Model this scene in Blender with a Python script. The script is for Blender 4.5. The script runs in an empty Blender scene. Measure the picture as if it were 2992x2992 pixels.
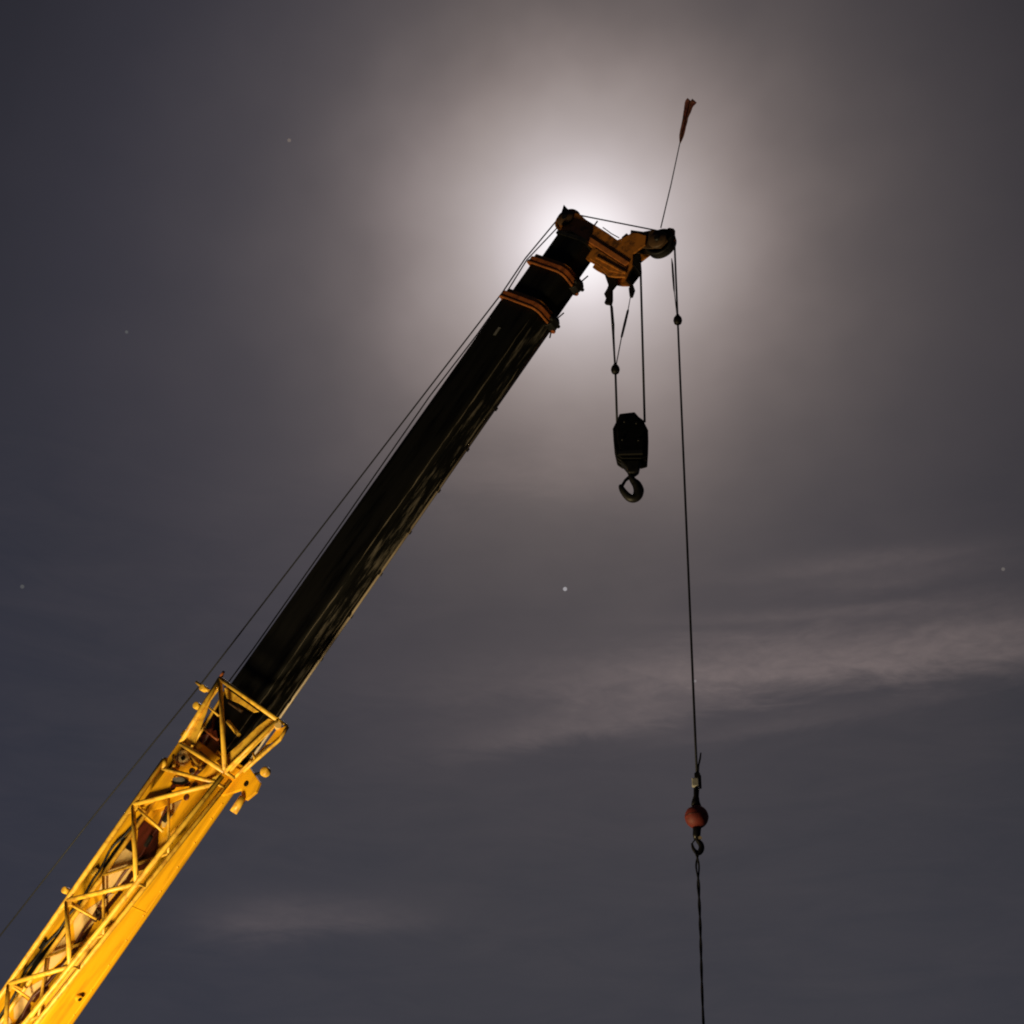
import bpy, math, random
from mathutils import Vector, Matrix
random.seed(7)
V = Vector
SC = bpy.context.scene
COL = SC.collection

# ------------------------------------------------------------------ camera
RES = 2992.0
FPX = 4646.0                              # focal length in photo pixels
PITCH, ROLL = math.radians(32), math.radians(1.5)
CAM = V((0, 0, 1.6))
F = V((0, math.cos(PITCH), math.sin(PITCH)))
R0, U0 = V((1, 0, 0)), V((0, -math.sin(PITCH), math.cos(PITCH)))
RT = R0 * math.cos(ROLL) + U0 * math.sin(ROLL)
UP = -R0 * math.sin(ROLL) + U0 * math.cos(ROLL)
cam = bpy.data.cameras.new("camera")
cam.sensor_width = 36
cam.lens = 36 * FPX / RES
cam.clip_start, cam.clip_end = 0.1, 20000
co = bpy.data.objects.new("camera", cam)
m3 = Matrix((RT, UP, -F)).transposed()
co.matrix_world = Matrix.Translation(CAM) @ m3.to_4x4()
COL.objects.link(co)
SC.camera = co

def ray(px, py):
    return (F + RT * ((px - RES / 2) / FPX) - UP * ((py - RES / 2) / FPX)).normalized()
def azel(px, py):
    d = ray(px, py)
    return math.degrees(math.atan2(d.x, d.y)), math.degrees(math.asin(d.z))

# ------------------------------------------------------------------ view
SC.view_settings.view_transform = 'Standard'
SC.view_settings.look = 'None'
SC.view_settings.exposure = 0
SC.view_settings.gamma = 1
SC.cycles.sample_clamp_indirect = 4
SC.cycles.filter_width = 2.0

# ------------------------------------------------------------------ world: moonlit night sky with thin cloud
MOON = ray(1695, 715)
w = bpy.data.worlds.new("World")
SC.world = w
w.use_nodes = True
nt = w.node_tree
nt.nodes.clear()
N, L = nt.nodes, nt.links
def nd(t, **k):
    n = N.new(t)
    for a, b in k.items():
        setattr(n, a, b)
    return n
def put(sock, v):
    if hasattr(v, 'is_linked') or hasattr(v, 'links'):
        L.new(v, sock)
    else:
        sock.default_value = v
def mth(op, a, b=None, c=None, clamp=False):
    n = nd('ShaderNodeMath', operation=op, use_clamp=clamp)
    put(n.inputs[0], a)
    if b is not None: put(n.inputs[1], b)
    if c is not None: put(n.inputs[2], c)
    return n.outputs[0]
def vscale(vec, s):
    n = nd('ShaderNodeVectorMath', operation='SCALE')
    put(n.inputs[0], vec); put(n.inputs['Scale'], s)
    return n.outputs[0]
def vadd(a, b):
    n = nd('ShaderNodeVectorMath', operation='ADD')
    put(n.inputs[0], a); put(n.inputs[1], b)
    return n.outputs[0]
def lin(c):
    c = c / 255.0
    return c / 12.92 if c <= .04045 else ((c + .055) / 1.055) ** 2.4
def rgb(*c): return tuple(lin(x) for x in c) + (1.0,)
tc = nd('ShaderNodeTexCoord')
nrm = nd('ShaderNodeVectorMath', operation='NORMALIZE')
L.new(tc.outputs['Generated'], nrm.inputs[0])
sep = nd('ShaderNodeSeparateXYZ'); L.new(nrm.outputs[0], sep.inputs[0])
DEG = 180 / math.pi
az = mth('MULTIPLY', mth('ARCTAN2', sep.outputs[0], sep.outputs[1]), DEG)
el = mth('MULTIPLY', mth('ARCSINE', sep.outputs[2]), DEG)
dt = nd('ShaderNodeVectorMath', operation='DOT_PRODUCT')
L.new(nrm.outputs[0], dt.inputs[0]); dt.inputs[1].default_value = MOON
ang0 = mth('MULTIPLY', mth('ARCCOSINE', mth('MINIMUM', dt.outputs['Value'], 0.9999999)), DEG)
# soft large noise in the veil round the moon
comb = nd('ShaderNodeCombineXYZ'); L.new(az, comb.inputs[0]); L.new(el, comb.inputs[1])
def noise(sx, sy, scale, detail=4, rough=.55, dist=0.0, off=(0, 0, 0), rot=0):
    mp = nd('ShaderNodeMapping'); mp.inputs['Scale'].default_value = (sx, sy, 1)
    mp.inputs['Location'].default_value = off
    mp.inputs['Rotation'].default_value = (0, 0, rot)
    L.new(comb.outputs[0], mp.inputs[0])
    n = nd('ShaderNodeTexNoise'); n.inputs['Scale'].default_value = scale
    n.inputs['Detail'].default_value = detail; n.inputs['Roughness'].default_value = rough
    n.inputs['Distortion'].default_value = dist
    L.new(mp.outputs[0], n.inputs['Vector'])
    return n.outputs['Fac']
big = noise(1, 1.4, .16, 3, .5, 0, (3, 1, 0))
streak = noise(.35, 1.5, .55, 6, .62, .6, (2, 7, 0), math.radians(-12))
fine = noise(.8, 2.2, 1.3, 5, .6, .4, (9, 3, 0), math.radians(-10))
ang = mth('MULTIPLY', ang0, mth('ADD', 1.0, mth('MULTIPLY', mth('SUBTRACT', big, .5), .30)))
AMAX = 45.0
ramp = nd('ShaderNodeValToRGB')
ramp.color_ramp.interpolation = 'B_SPLINE'
PXD = math.degrees(1 / 3000.0)
stops = [(0, (255, 255, 255)), (40, (255, 252, 255)), (80, (240, 232, 235)), (120, (212, 203, 205)), (175, (186, 176, 176)),
         (250, (157, 146, 144)), (330, (131, 120, 118)), (420, (106, 97, 96)),
         (530, (87, 80, 81)), (680, (74, 69, 72)), (880, (65, 61, 66)), (1150, (58, 56, 61)),
         (1500, (53, 52, 59)), (2100, (48, 47, 54))]
els = ramp.color_ramp.elements
els[0].position = 0; els[0].color = rgb(*stops[0][1])
els[1].position = min(1, stops[-1][0] * PXD / AMAX); els[1].color = rgb(*stops[-1][1])
for d, c in stops[1:-1]:
    e = els.new(d * PXD / AMAX); e.color = rgb(*c)
L.new(mth('DIVIDE', ang, AMAX), ramp.inputs['Fac'])
# the sky is a little lighter and greyer low down, darker and bluer up and to the left
g = mth('ADD', mth('MULTIPLY', mth('SUBTRACT', el, 26.0), -.0125), mth('MULTIPLY', az, .0075))
g = mth('ADD', g, mth('MULTIPLY', mth('MAXIMUM', mth('SUBTRACT', az, 6.0), 0.0), -.022))
gf = mth('MINIMUM', mth('MAXIMUM', mth('ADD', .97, g), .34), 1.03)
far = mth('MULTIPLY', mth('SUBTRACT', ang0, 6.0), 1 / 14.0, clamp=True)
gm = mth('ADD', 1.0, mth('MULTIPLY', mth('SUBTRACT', gf, 1.0), far))
base = vscale(ramp.outputs['Color'], gm)
# bluer towards the west (left)
bl_ = mth('MULTIPLY', mth('SUBTRACT', -2.0, az), 1 / 18.0, clamp=True)
tint = nd('ShaderNodeMix', data_type='RGBA', blend_type='MIX')
put(tint.inputs[0], bl_); tint.inputs[6].default_value = (1.0, .99, .985, 1); tint.inputs[7].default_value = (.84, .88, 1.03, 1)
mm_ = nd('ShaderNodeVectorMath', operation='MULTIPLY'); L.new(base, mm_.inputs[0]); L.new(tint.outputs[2], mm_.inputs[1])
base = mm_.outputs[0]
# cloud banks: soft ellipses in azimuth/elevation broken up by noise
def bank(cx, cy, ex, ey, half, amp, soft=1.0):
    """centre (cx,cy) and a point on its long axis (ex,ey), in photo pixels; half = half thickness in degrees"""
    a0, e0 = azel(cx, cy); a1, e1 = azel(ex, ey)
    lx, ly = a1 - a0, e1 - e0; ln = math.hypot(lx, ly); tx, ty = lx / ln, ly / ln
    da = mth('SUBTRACT', az, a0); de = mth('SUBTRACT', el, e0)
    p = mth('DIVIDE', mth('ADD', mth('MULTIPLY', da, tx), mth('MULTIPLY', de, ty)), ln)
    q = mth('DIVIDE', mth('ADD', mth('MULTIPLY', da, -ty), mth('MULTIPLY', de, tx)), half)
    q = mth('ADD', q, mth('MULTIPLY', mth('SUBTRACT', streak, .5), 2.1))
    q = mth('MAXIMUM', mth('MULTIPLY', q, .75), mth('MULTIPLY', q, -1.7))      # soft upper edge, sharper base
    r2 = mth('ADD', mth('MULTIPLY', p, p), mth('MULTIPLY', q, q))
    gss = mth('EXPONENT', mth('MULTIPLY', r2, -1.0 * soft))
    brk = mth('ADD', .55, mth('MULTIPLY', fine, .9))
    return mth('MULTIPLY', mth('MULTIPLY', gss, brk), amp)
banks = [bank(2330, 1965, 3120, 1850, 1.05, .066), bank(1760, 2120, 2150, 2050, .70, .040), bank(2300, 2120, 2700, 2050, .35, .014), bank(2350, 1800, 2750, 1770, .25, .016), bank(2500, 1650, 2850, 1600, .35, .016),
         bank(2850, 1920, 3300, 1850, 1.3, .018), bank(940, 2695, 1230, 2690, .6, .022),
         bank(720, 2720, 860, 2700, .8, .012), bank(2600, 1690, 2950, 1640, .6, .016), bank(1500, 1400, 1900, 1380, 1.2, .02)]
tot = banks[0]
for b_ in banks[1:]:
    tot = mth('ADD', tot, b_)
low = mth('MULTIPLY', mth('SUBTRACT', 36.0, el), 1 / 8.0, clamp=True)
wisp = mth('MULTIPLY', mth('MULTIPLY', mth('SUBTRACT', streak, .5), .014), low)
tot = mth('ADD', tot, wisp)
cc = nd('ShaderNodeCombineXYZ'); cc.inputs[0].default_value, cc.inputs[1].default_value, cc.inputs[2].default_value = 1.3, .98, .88
sky = vadd(base, vscale(cc.outputs[0], tot))
# the moon's own disc
disc = mth('MULTIPLY', mth('LESS_THAN', ang0, .26), 6.0)
cw = nd('ShaderNodeCombineXYZ'); cw.inputs[0].default_value = cw.inputs[1].default_value = cw.inputs[2].default_value = 1
sky = vadd(sky, vscale(cw.outputs[0], disc))
nish = nd('ShaderNodeTexSky', sky_type='NISHITA')
nish.sun_disc = False
m_el = math.asin(MOON.z); m_rot = math.atan2(MOON.x, MOON.y)
nish.sun_elevation = m_el; nish.sun_rotation = m_rot
sky = vadd(sky, vscale(nish.outputs[0], .0012))
bg = nd('ShaderNodeBackground'); L.new(sky, bg.inputs['Color']); bg.inputs['Strength'].default_value = 1
out = nd('ShaderNodeOutputWorld'); L.new(bg.outputs[0], out.inputs['Surface'])

# ------------------------------------------------------------------ moonlight and yard floodlight
sl = bpy.data.lights.new("moonlight", 'SUN'); sl.energy = .35; sl.angle = math.radians(.5); sl.color = (1, .95, .93)
so = bpy.data.objects.new("moonlight", sl); so.rotation_euler = (-MOON).to_track_quat('-Z', 'Y').to_euler()
so.location = (0, 0, 60); COL.objects.link(so)

# ------------------------------------------------------------------ boom frame
PHI = math.radians(30)
HZ = V((math.cos(PHI), -math.sin(PHI), 0))           # horizontal run of the boom
WA = V((math.sin(PHI), math.cos(PHI), 0))            # sideways, away from the camera
P0 = CAM + ray(1140, 1494) * 24.5
def onplane(px, py, wo):
    d = ray(px, py)
    t = ((P0 + WA * wo) - CAM).dot(WA) / d.dot(WA)
    return CAM + d * t
A0, A1 = onplane(762, 2032, 0), onplane(1519, 955, 0)
UA = (A1 - A0).normalized()
VA = HZ * UA.z - V((0, 0, 1)) * UA.dot(HZ)
VA.normalize()
BM = Matrix((UA, VA, WA)).transposed().to_4x4()
BORG = A0 - UA * 14.0                                # slewing end of the boom, far below the frame
BM = Matrix.Translation(BORG) @ BM
def B(px, py, wo=0.0):
    """photo pixel -> boom coordinates (u along, v towards the underside, w away) on the plane w = wo"""
    q = onplane(px, py, wo) - BORG
    return V((q.dot(UA), q.dot(VA), wo))
def BW(p): return BM @ V(p)
print("boom elevation", math.degrees(math.asin(UA.z)), "base", BORG, "UA", UA)

lampdata = bpy.data.lights.new("yard_floodlight", 'SPOT')
LPOS = BM @ V((4.6, 6.4, -5.6))
LTGT = BM @ V((13.6, 0.1, 0))
lampdata.energy = 9600; lampdata.color = (1.0, .78, .40)
lampdata.spot_size = math.radians(96); lampdata.spot_blend = .9; lampdata.shadow_soft_size = 1.1
lo = bpy.data.objects.new("yard_floodlight", lampdata)
lo.location = LPOS; lo.rotation_euler = (LTGT - LPOS).to_track_quat('-Z', 'Y').to_euler()
COL.objects.link(lo)
print("lamp", LPOS)

# ------------------------------------------------------------------ materials
def mat(name, col, rough=.5, metal=0.0, var=.25, streaks=False, scale=6.0, dirt=None, spec=.5, bump=.0, coat=0.0):
    m = bpy.data.materials.new(name); m.use_nodes = True
    t = m.node_tree; n, l = t.nodes, t.links
    b = n['Principled BSDF']
    b.inputs['Roughness'].default_value = rough; b.inputs['Metallic'].default_value = metal
    b.inputs['Specular IOR Level'].default_value = spec
    b.inputs['Coat Weight'].default_value = coat
    tcn = n.new('ShaderNodeTexCoord'); mp = n.new('ShaderNodeMapping')
    l.new(tcn.outputs['Object'], mp.inputs[0])
    mp.inputs['Scale'].default_value = (.12, 1, 1) if streaks else (1, 1, 1)
    nz = n.new('ShaderNodeTexNoise'); nz.inputs['Scale'].default_value = scale; nz.inputs['Detail'].default_value = 6
    nz.inputs['Roughness'].default_value = .65
    l.new(mp.outputs[0], nz.inputs['Vector'])
    cr = n.new('ShaderNodeValToRGB')
    d = dirt or tuple(c * (1 - var * 1.6) for c in col)
    cr.color_ramp.elements[0].position = .36; cr.color_ramp.elements[0].color = (*d, 1)
    cr.color_ramp.elements[1].position = .52; cr.color_ramp.elements[1].color = (*col, 1)
    e = cr.color_ramp.elements.new(.72); e.color = (*(min(1, c * (1 + var * .4)) for c in col), 1)
    l.new(nz.outputs['Fac'], cr.inputs['Fac']); l.new(cr.outputs['Color'], b.inputs['Base Color'])
    mr = n.new('ShaderNodeMapRange'); mr.inputs['To Min'].default_value = max(.05, rough - .18); mr.inputs['To Max'].default_value = min(1, rough + .2)
    l.new(nz.outputs['Fac'], mr.inputs['Value']); l.new(mr.outputs[0], b.inputs['Roughness'])
    if bump:
        bp = n.new('ShaderNodeBump'); bp.inputs['Strength'].default_value = bump; bp.inputs['Distance'].default_value = .01
        l.new(nz.outputs['Fac'], bp.inputs['Height']); l.new(bp.outputs[0], b.inputs['Normal'])
    return m
M = {}
M['yellow'] = mat('yellow_paint', (.86, .43, .005), .5, 0, .10, True, 7, dirt=(.62, .30, .008), bump=.2)
M['jib'] = mat('jib_paint', (.78, .46, .045), .45, 0, .15, False, 9, dirt=(.50, .25, .03), bump=.1)
M['cream'] = mat('cream_paint', (.80, .58, .26), .5, 0, .12, True, 4, dirt=(.62, .40, .14))
M['maroon'] = mat('maroon_paint', (.075, .012, .006), .45, 0, .4, True, 5)
M['black'] = mat('black_paint', (.0045, .0043, .0042), .5, 0, .6, True, 5, spec=.2, bump=.2)
M['wear_sheen'] = mat('worn_sheen_metal', (.13, .11, .09), .55, .1, .7, True, 8, dirt=(.004, .004, .004))  # seam and wear tone, with streak highlights put into the colour
M['scuff_sheen'] = mat('scuff_sheen_black_paint', (.006, .006, .006), .6, 0, .6, True, 17, spec=.3, bump=.5)  # pale flecks add painted highlights to the scuffs
_cr = [n for n in M['scuff_sheen'].node_tree.nodes if n.type == 'VALTORGB'][0].color_ramp
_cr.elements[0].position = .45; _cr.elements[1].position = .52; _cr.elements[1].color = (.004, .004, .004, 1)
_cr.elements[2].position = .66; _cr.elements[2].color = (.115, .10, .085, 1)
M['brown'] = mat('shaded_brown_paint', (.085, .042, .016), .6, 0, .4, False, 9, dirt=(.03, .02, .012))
M['greasy'] = mat('greased_steel', (.016, .015, .014), .34, .2, .6, True, 7, dirt=(.006, .006, .006), bump=.5)
M['orange'] = mat('head_paint', (.46, .16, .02), .5, 0, .35, False, 6, dirt=(.11, .045, .012), bump=.2)
M['rust_lit'] = mat('lit_edge_paint', (.50, .16, .035), .45, 0, .3, False, 8, dirt=(.3, .09, .03))  # lit lower edges put into the colour, brighter than collar and head
M['rust'] = mat('collar_paint', (.34, .09, .02), .48, 0, .35, False, 8, dirt=(.14, .04, .012), bump=.2)
M['steel'] = mat('dark_steel', (.011, .010, .010), .55, .3, .4, False, 12, bump=.2)
M['rope'] = mat('wire_rope', (.017, .019, .026), .6, .3, .4, False, 60, bump=.5)
M['rail'] = mat('pale_rail', (.42, .34, .26), .45, .1, .4, True, 9, dirt=(.16, .11, .07))
M['red'] = mat('red_ball_paint', (.27, .042, .032), .6, 0, .25, False, 14, bump=.1)
M['white'] = mat('white_tag', (.62, .60, .55), .6, 0, .15, False, 20)
M['flag'] = mat('flag_cloth', (.62, .32, .24), .9, 0, .5, False, 7, dirt=(.32, .2, .16))
_t = M['flag'].node_tree; _b = _t.nodes['Principled BSDF']
_tr = _t.nodes.new('ShaderNodeBsdfTranslucent'); _mx = _t.nodes.new('ShaderNodeMixShader'); _mx.inputs[0].default_value = .75
_t.links.new(_b.inputs['Base Color'].links[0].from_socket, _tr.inputs['Color'])
_t.links.new(_b.outputs[0], _mx.inputs[1]); _t.links.new(_tr.outputs[0], _mx.inputs[2])
_t.links.new(_mx.outputs[0], _t.nodes['Material Output'].inputs['Surface'])
M['grey'] = mat('grey_metal', (.30, .29, .28), .4, .6, .3, False, 15)
M['ground'] = mat('asphalt', (.035, .033, .032), .9, 0, .3, False, .8, bump=.3)

# ------------------------------------------------------------------ mesh builder
class MB:
    def __init__(s): s.v, s.f, s.sm = [], [], []
    def add(s, vs, fs, smooth=False):
        o = len(s.v); s.v += [tuple(v) for v in vs]; s.f += [tuple(i + o for i in f) for f in fs]; s.sm += [smooth] * len(fs)
        return s
    def prism(s, pts, ext):
        """closed polygon (3D points) extruded by vector ext"""
        n = len(pts); ext = V(ext); a = [V(p) for p in pts]; b = [p + ext for p in a]
        nrm_ = sum(((a[i] - a[0]).cross(a[(i + 1) % n] - a[0]) for i in range(n)), V((0, 0, 0)))
        if nrm_.dot(ext) > 0: a, b = a[::-1], b[::-1]
        s.add(a + b, [tuple(range(n)), tuple(range(2 * n - 1, n - 1, -1))] + [(i, i + n, (i + 1) % n + n, (i + 1) % n) for i in range(n)])
        return s
    def box(s, c, ax, ay, az_):
        c, ax, ay, az_ = V(c), V(ax), V(ay), V(az_)
        return s.prism([c - ax - ay - az_, c + ax - ay - az_, c + ax + ay - az_, c - ax + ay - az_], az_ * 2)
    def tube(s, pts, r, n=10, close=False, caps=True):
        pts = [V(p) for p in pts]; m_ = len(pts)
        rs = r if isinstance(r, (list, tuple)) else [r] * m_
        vs, prev = [], None
        for i, p in enumerate(pts):
            if close: t = (pts[(i + 1) % m_] - pts[i - 1]).normalized()
            else: t = (pts[min(i + 1, m_ - 1)] - pts[max(i - 1, 0)]).normalized()
            if prev is None:
                a = t.orthogonal().normalized()
            else:
                a = prev - t * prev.dot(t)
                a = a.normalized() if a.length > 1e-6 else t.orthogonal().normalized()
            prev = a; b = t.cross(a)
            for k in range(n):
                q = 2 * math.pi * k / n
                vs.append(p + (a * math.cos(q) + b * math.sin(q)) * rs[i])
        fs = []
        for i in range(m_ if close else m_ - 1):
            j = (i + 1) % m_
            for k in range(n):
                fs.append((i * n + k, i * n + (k + 1) % n, j * n + (k + 1) % n, j * n + k))
        s.add(vs, fs, True)
        if caps and not close:
            o = len(s.v) - len(vs)
            s.f.append(tuple(o + k for k in range(n))[::-1]); s.sm.append(False)
            s.f.append(tuple(o + (m_ - 1) * n + k for k in range(n))); s.sm.append(False)
        return s
    def cyl(s, a, b, r, n=24): return s.tube([a, b], r, n)
    def lathe(s, c, axis, prof, n=32):
        """prof: list of (distance along axis, radius) from centre c"""
        c, axis = V(c), V(axis).normalized()
        a = axis.orthogonal().normalized(); b = axis.cross(a); vs, fs = [], []
        for (h, r) in prof:
            for k in range(n):
                q = 2 * math.pi * k / n
                vs.append(c + axis * h + (a * math.cos(q) + b * math.sin(q)) * max(r, 1e-4))
        for i in range(len(prof) - 1):
            for k in range(n):
                fs.append((i * n + k, i * n + (k + 1) % n, (i + 1) * n + (k + 1) % n, (i + 1) * n + k))
        s.add(vs, fs, True)
        return s
    def sheave(s, c, axis, R, t, n=40):
        """grooved wheel with a dished web and hub"""
        h = t / 2
        pr = [(-h * .9, .0), (-h * 1.25, .0), (-h * 1.25, R * .22), (-h * .45, R * .24), (-h * .35, R * .74), (-h, R * .8), (-h, R), (-h * .7, R),
              (0, R * .88), (h * .7, R), (h, R), (h, R * .8), (h * .35, R * .74), (h * .45, R * .24), (h * 1.25, R * .22), (h * 1.25, 0), (h * .9, 0)]
        s.lathe(c, axis, pr, n)
        return s
    def build(s, name, m, parent=None, loc=(0, 0, 0), bevel=0.0, sub=0):
        me = bpy.data.meshes.new(name)
        lc = V(loc)
        me.from_pydata([tuple(V(v) - lc) for v in s.v], [], s.f)
        me.validate(); me.update()
        me.polygons.foreach_set('use_smooth', [bool(x) for x in (s.sm + [False] * len(me.polygons))[:len(me.polygons)]])
        me.materials.append(M[m])
        o = bpy.data.objects.new(name, me); COL.objects.link(o)
        o.location = lc
        if parent: o.parent = parent
        if bevel:
            b = o.modifiers.new('bevel', 'BEVEL'); b.width = bevel; b.segments = 2; b.limit_method = 'ANGLE'; b.angle_limit = math.radians(35)
        return o
def thing(name, label, cat, mw=None, loc=None, group=None):
    o = bpy.data.objects.new(name, None); COL.objects.link(o)
    o.empty_display_size = .2
    if mw is not None: o.matrix_world = mw
    if loc is not None: o.location = loc
    o['label'] = label; o['category'] = cat
    if group: o['group'] = group
    return o
X, Y, Z = V((1, 0, 0)), V((0, 1, 0)), V((0, 0, 1))   # inside the boom frame: u, v, w

# ------------------------------------------------------------------ ground
gm_ = MB(); gm_.add([(-6000, -6000, 0), (6000, -6000, 0), (6000, 6000, 0), (-6000, 6000, 0)], [(0, 1, 2, 3)])
gr = gm_.build('ground', 'ground'); gr['kind'] = 'structure'

# ------------------------------------------------------------------ telescopic boom
boom = thing('crane_boom', 'long telescopic crane boom, yellow base and black extended sections, raised diagonally', 'crane boom', mw=BM)

def section(W, H, vc, r=.10, rt=.03, k=6):
    """closed profile in (v,w): flat top, rounded belly corners"""
    pts = []
    def arc(cv, cw, rad, a0, a1, kk):
        for i in range(kk + 1):
            a = a0 + (a1 - a0) * i / kk
            pts.append((cv + rad * math.sin(a), cw + rad * math.cos(a)))
    h, w_ = H / 2, W / 2
    arc(vc + h - r, w_ - r, r, 0, math.pi / 2, k)                     # far belly corner
    arc(vc + h - r, -w_ + r, r, math.pi / 2, math.pi, k)              # near belly corner
    arc(vc - h + rt, -w_ + rt, rt, math.pi, 1.5 * math.pi, 2)
    arc(vc - h + rt, w_ - rt, rt, 1.5 * math.pi, 2 * math.pi, 2)
    return pts
def extr(prof, u0, u1):
    return MB().prism([V((u0, a, b)) for a, b in prof], (u1 - u0, 0, 0))
def uof(px, py, wo=0): return B(px, py, wo).x

u_base_end = uof(640, 2215)
u_c1 = uof(1560, 915)
u_c2 = uof(1622, 805)
u_head = uof(1690, 715)
BW_, BH_ = .70, .98
BVC = -.035
SEC1, SEC2, SEC3 = (.60, .76), (.54, .70), (.44, .60)
bsec = extr(section(BW_, BH_, BVC, .13), 0.0, u_base_end).build('base_section', 'yellow', boom)
s1 = extr(section(SEC1[0], SEC1[1], .0, .11), u_base_end - .4, u_c1).build('middle_section', 'black', boom)
s2 = extr(section(SEC2[0], SEC2[1], .0, .10), u_c1 - .4, u_c2).build('upper_section', 'black', boom)
s3 = extr(section(SEC3[0], SEC3[1], .0, .09), u_c2 - .4, u_head).build('inner_section', 'black', boom)
print("u:", u_base_end, u_c1, u_c2, u_head)

# collars
def ring(outer, inner, u0, u1):
    n = len(outer); mb = MB()
    vs = [V((u0, a, b)) for a, b in outer] + [V((u1, a, b)) for a, b in outer] + [V((u0, a, b)) for a, b in inner] + [V((u1, a, b)) for a, b in inner]
    fs = []
    for i in range(n):
        j = (i + 1) % n
        fs += [(i, j, n + j, n + i), (2 * n + i, 3 * n + i, 3 * n + j, 2 * n + j), (i, 2 * n + i, 2 * n + j, j), (n + i, n + j, 3 * n + j, 3 * n + i)]
    mb.add(vs, fs)
    return mb
for (u, (W, H), m) in ((u_c1, SEC1, 'rust'), (u_c2, SEC2, 'rust'), (u_base_end, (BW_ - .03, BH_ - .03), 'yellow')):
    vc = BVC if m == 'yellow' else 0
    c = ring(section(W + .10, H + .10, vc, .14, .04), section(W - .01, H - .01, vc, .10, .03), u - .055, u + .055).build('collar', m, boom, bevel=.008)
    ring(section(W + .05, H + .05, vc, .12, .04), section(W - .05, H - .05, vc, .09, .03), u + .058, u + .12).build('wear_ring', 'orange' if m == 'rust' else 'yellow', c, bevel=.006)
    if m == 'rust':
        ring(section(W + .125, H + .125, vc, .15, .05), section(W + .09, H + .09, vc, .13, .03), u - .075, u - .045).build('lit_collar_edge', 'rust_lit', c, bevel=.005)  # added bright ring paints in the collar's lit lower edge
        # rope roller on the back of the boom
        for s_ in (-1, 1):
            o = MB().box((u, vc - H / 2 - .10, s_ * .09 - .1), (.03, 0, 0), (0, .07, 0), (0, 0, .012)).build('roller_bracket', 'steel', boom, bevel=.004)
        MB().cyl((u, vc - H / 2 - .135, -.2), (u, vc - H / 2 - .135, .0), .04, 16).build('roller', 'steel', o)
        # fittings under the belly: adjuster lug and stop
        lg = MB()
        lg.prism([V((u - .12, vc + H / 2 + .04, .02)), V((u - .05, vc + H / 2 + .12, .02)), V((u + .05, vc + H / 2 + .13, .02)),
                  V((u + .12, vc + H / 2 + .06, .02)), V((u + .11, vc + H / 2 - .01, .02)), V((u - .1, vc + H / 2 - .01, .02))], (0, 0, .16))
        lg.cyl((u + .02, vc + H / 2 + .09, -.03), (u + .02, vc + H / 2 + .09, .24), .03, 12)
        lg.cyl((u + .06, vc + H / 2 + .08, .1), (u + .22, vc + H / 2 + .14, .1), .012, 8)
        lg.build('adjuster_lug', 'steel', boom, bevel=.006)
MB().tube([(u_c1 - .1, .38, .18), (u_c1 - .14, .46, .18), (u_c1 - .22, .50, .18)], .012, 8).build('stop_pin', 'steel', boom)

# rails, seams and painted-in streak highlights along the black section
bel = SEC1[1] / 2
grl = MB().tube([(u_base_end + .05, bel + .035, .19), (u_base_end + 3, bel + .025, .19), (u_c1 - .12, bel + .02, .18)], .020, 10).build('guide_rail', 'rail', boom)
for i in range(9):
    uu = u_base_end + .5 + i * .78
    if uu < u_c1 - .2:
        MB().box((uu, bel + .012, .19), (.03, 0, 0), (0, .026, 0), (0, 0, .034)).build('rail_clip', 'steel', grl)
bpl = MB().box(((u_base_end + u_c1) / 2, bel + .0015, .0), ((u_c1 - u_base_end) / 2 - .1, 0, 0), (0, .002, 0), (0, 0, .185)).build('belly_sheen', 'scuff_sheen', s1)  # thin added strip that carries the painted highlight streaks
for (vv, ww, rr, nm, mt_) in ((bel - .02, -SEC1[0] / 2 + .03, .008, 'weld_seam', 'wear_sheen'), (bel + .003, .13, .007, 'wear_sheen_line', 'wear_sheen')):  # second line paints a streak highlight in lighter colour
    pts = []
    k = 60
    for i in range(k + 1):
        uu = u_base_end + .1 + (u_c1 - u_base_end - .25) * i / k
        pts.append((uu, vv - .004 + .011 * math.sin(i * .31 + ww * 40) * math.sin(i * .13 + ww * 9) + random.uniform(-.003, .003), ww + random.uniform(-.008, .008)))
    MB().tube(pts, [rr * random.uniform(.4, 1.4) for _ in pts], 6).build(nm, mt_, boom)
MB().box((uof(1495, 985, -.3), -.05, -SEC1[0] / 2 - .004), (.075, 0, 0), (0, .022, 0), (0, 0, .004)).build('number_plate', 'grey', boom)

# ---- boom head
HWD = .13
def z1(x, y): return 1400 + x * .33644, 540 + y * .33644
def z3(x, y): return 1650 + x * .23292, 1100 + y * .23292
def z4(x, y): return 450 + x * .2588, 1900 + y * .2588
def z5(x, y): return 200 + x * .31056, 2200 + y * .31056
def z6(x, y): return x * .2588, 2492 + y * .2588
def z7(x, y): return 1850 + x * .20704, 2150 + y * .20704
def z8(x, y): return 1850 + x * .25884, 250 + y * .25884
outl = [(690, 345), (705, 275), (780, 235), (870, 250), (925, 300), (1000, 345), (1120, 420), (1200, 478), (1265, 452), (1320, 418), (1375, 418),
        (1450, 440), (1440, 520), (1385, 560), (1335, 600), (1330, 700), (1265, 800), (1180, 800), (1115, 790), (1035, 705), (960, 665), (925, 640), (985, 550), (800, 400), (715, 395)]
head_pts = [B(*z1(*p), -HWD) for p in outl]
head = MB(); head.prism(head_pts, (0, 0, .03))
head.prism([p + V((0, 0, 2 * HWD - .03)) for p in head_pts], (0, 0, .03))
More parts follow.
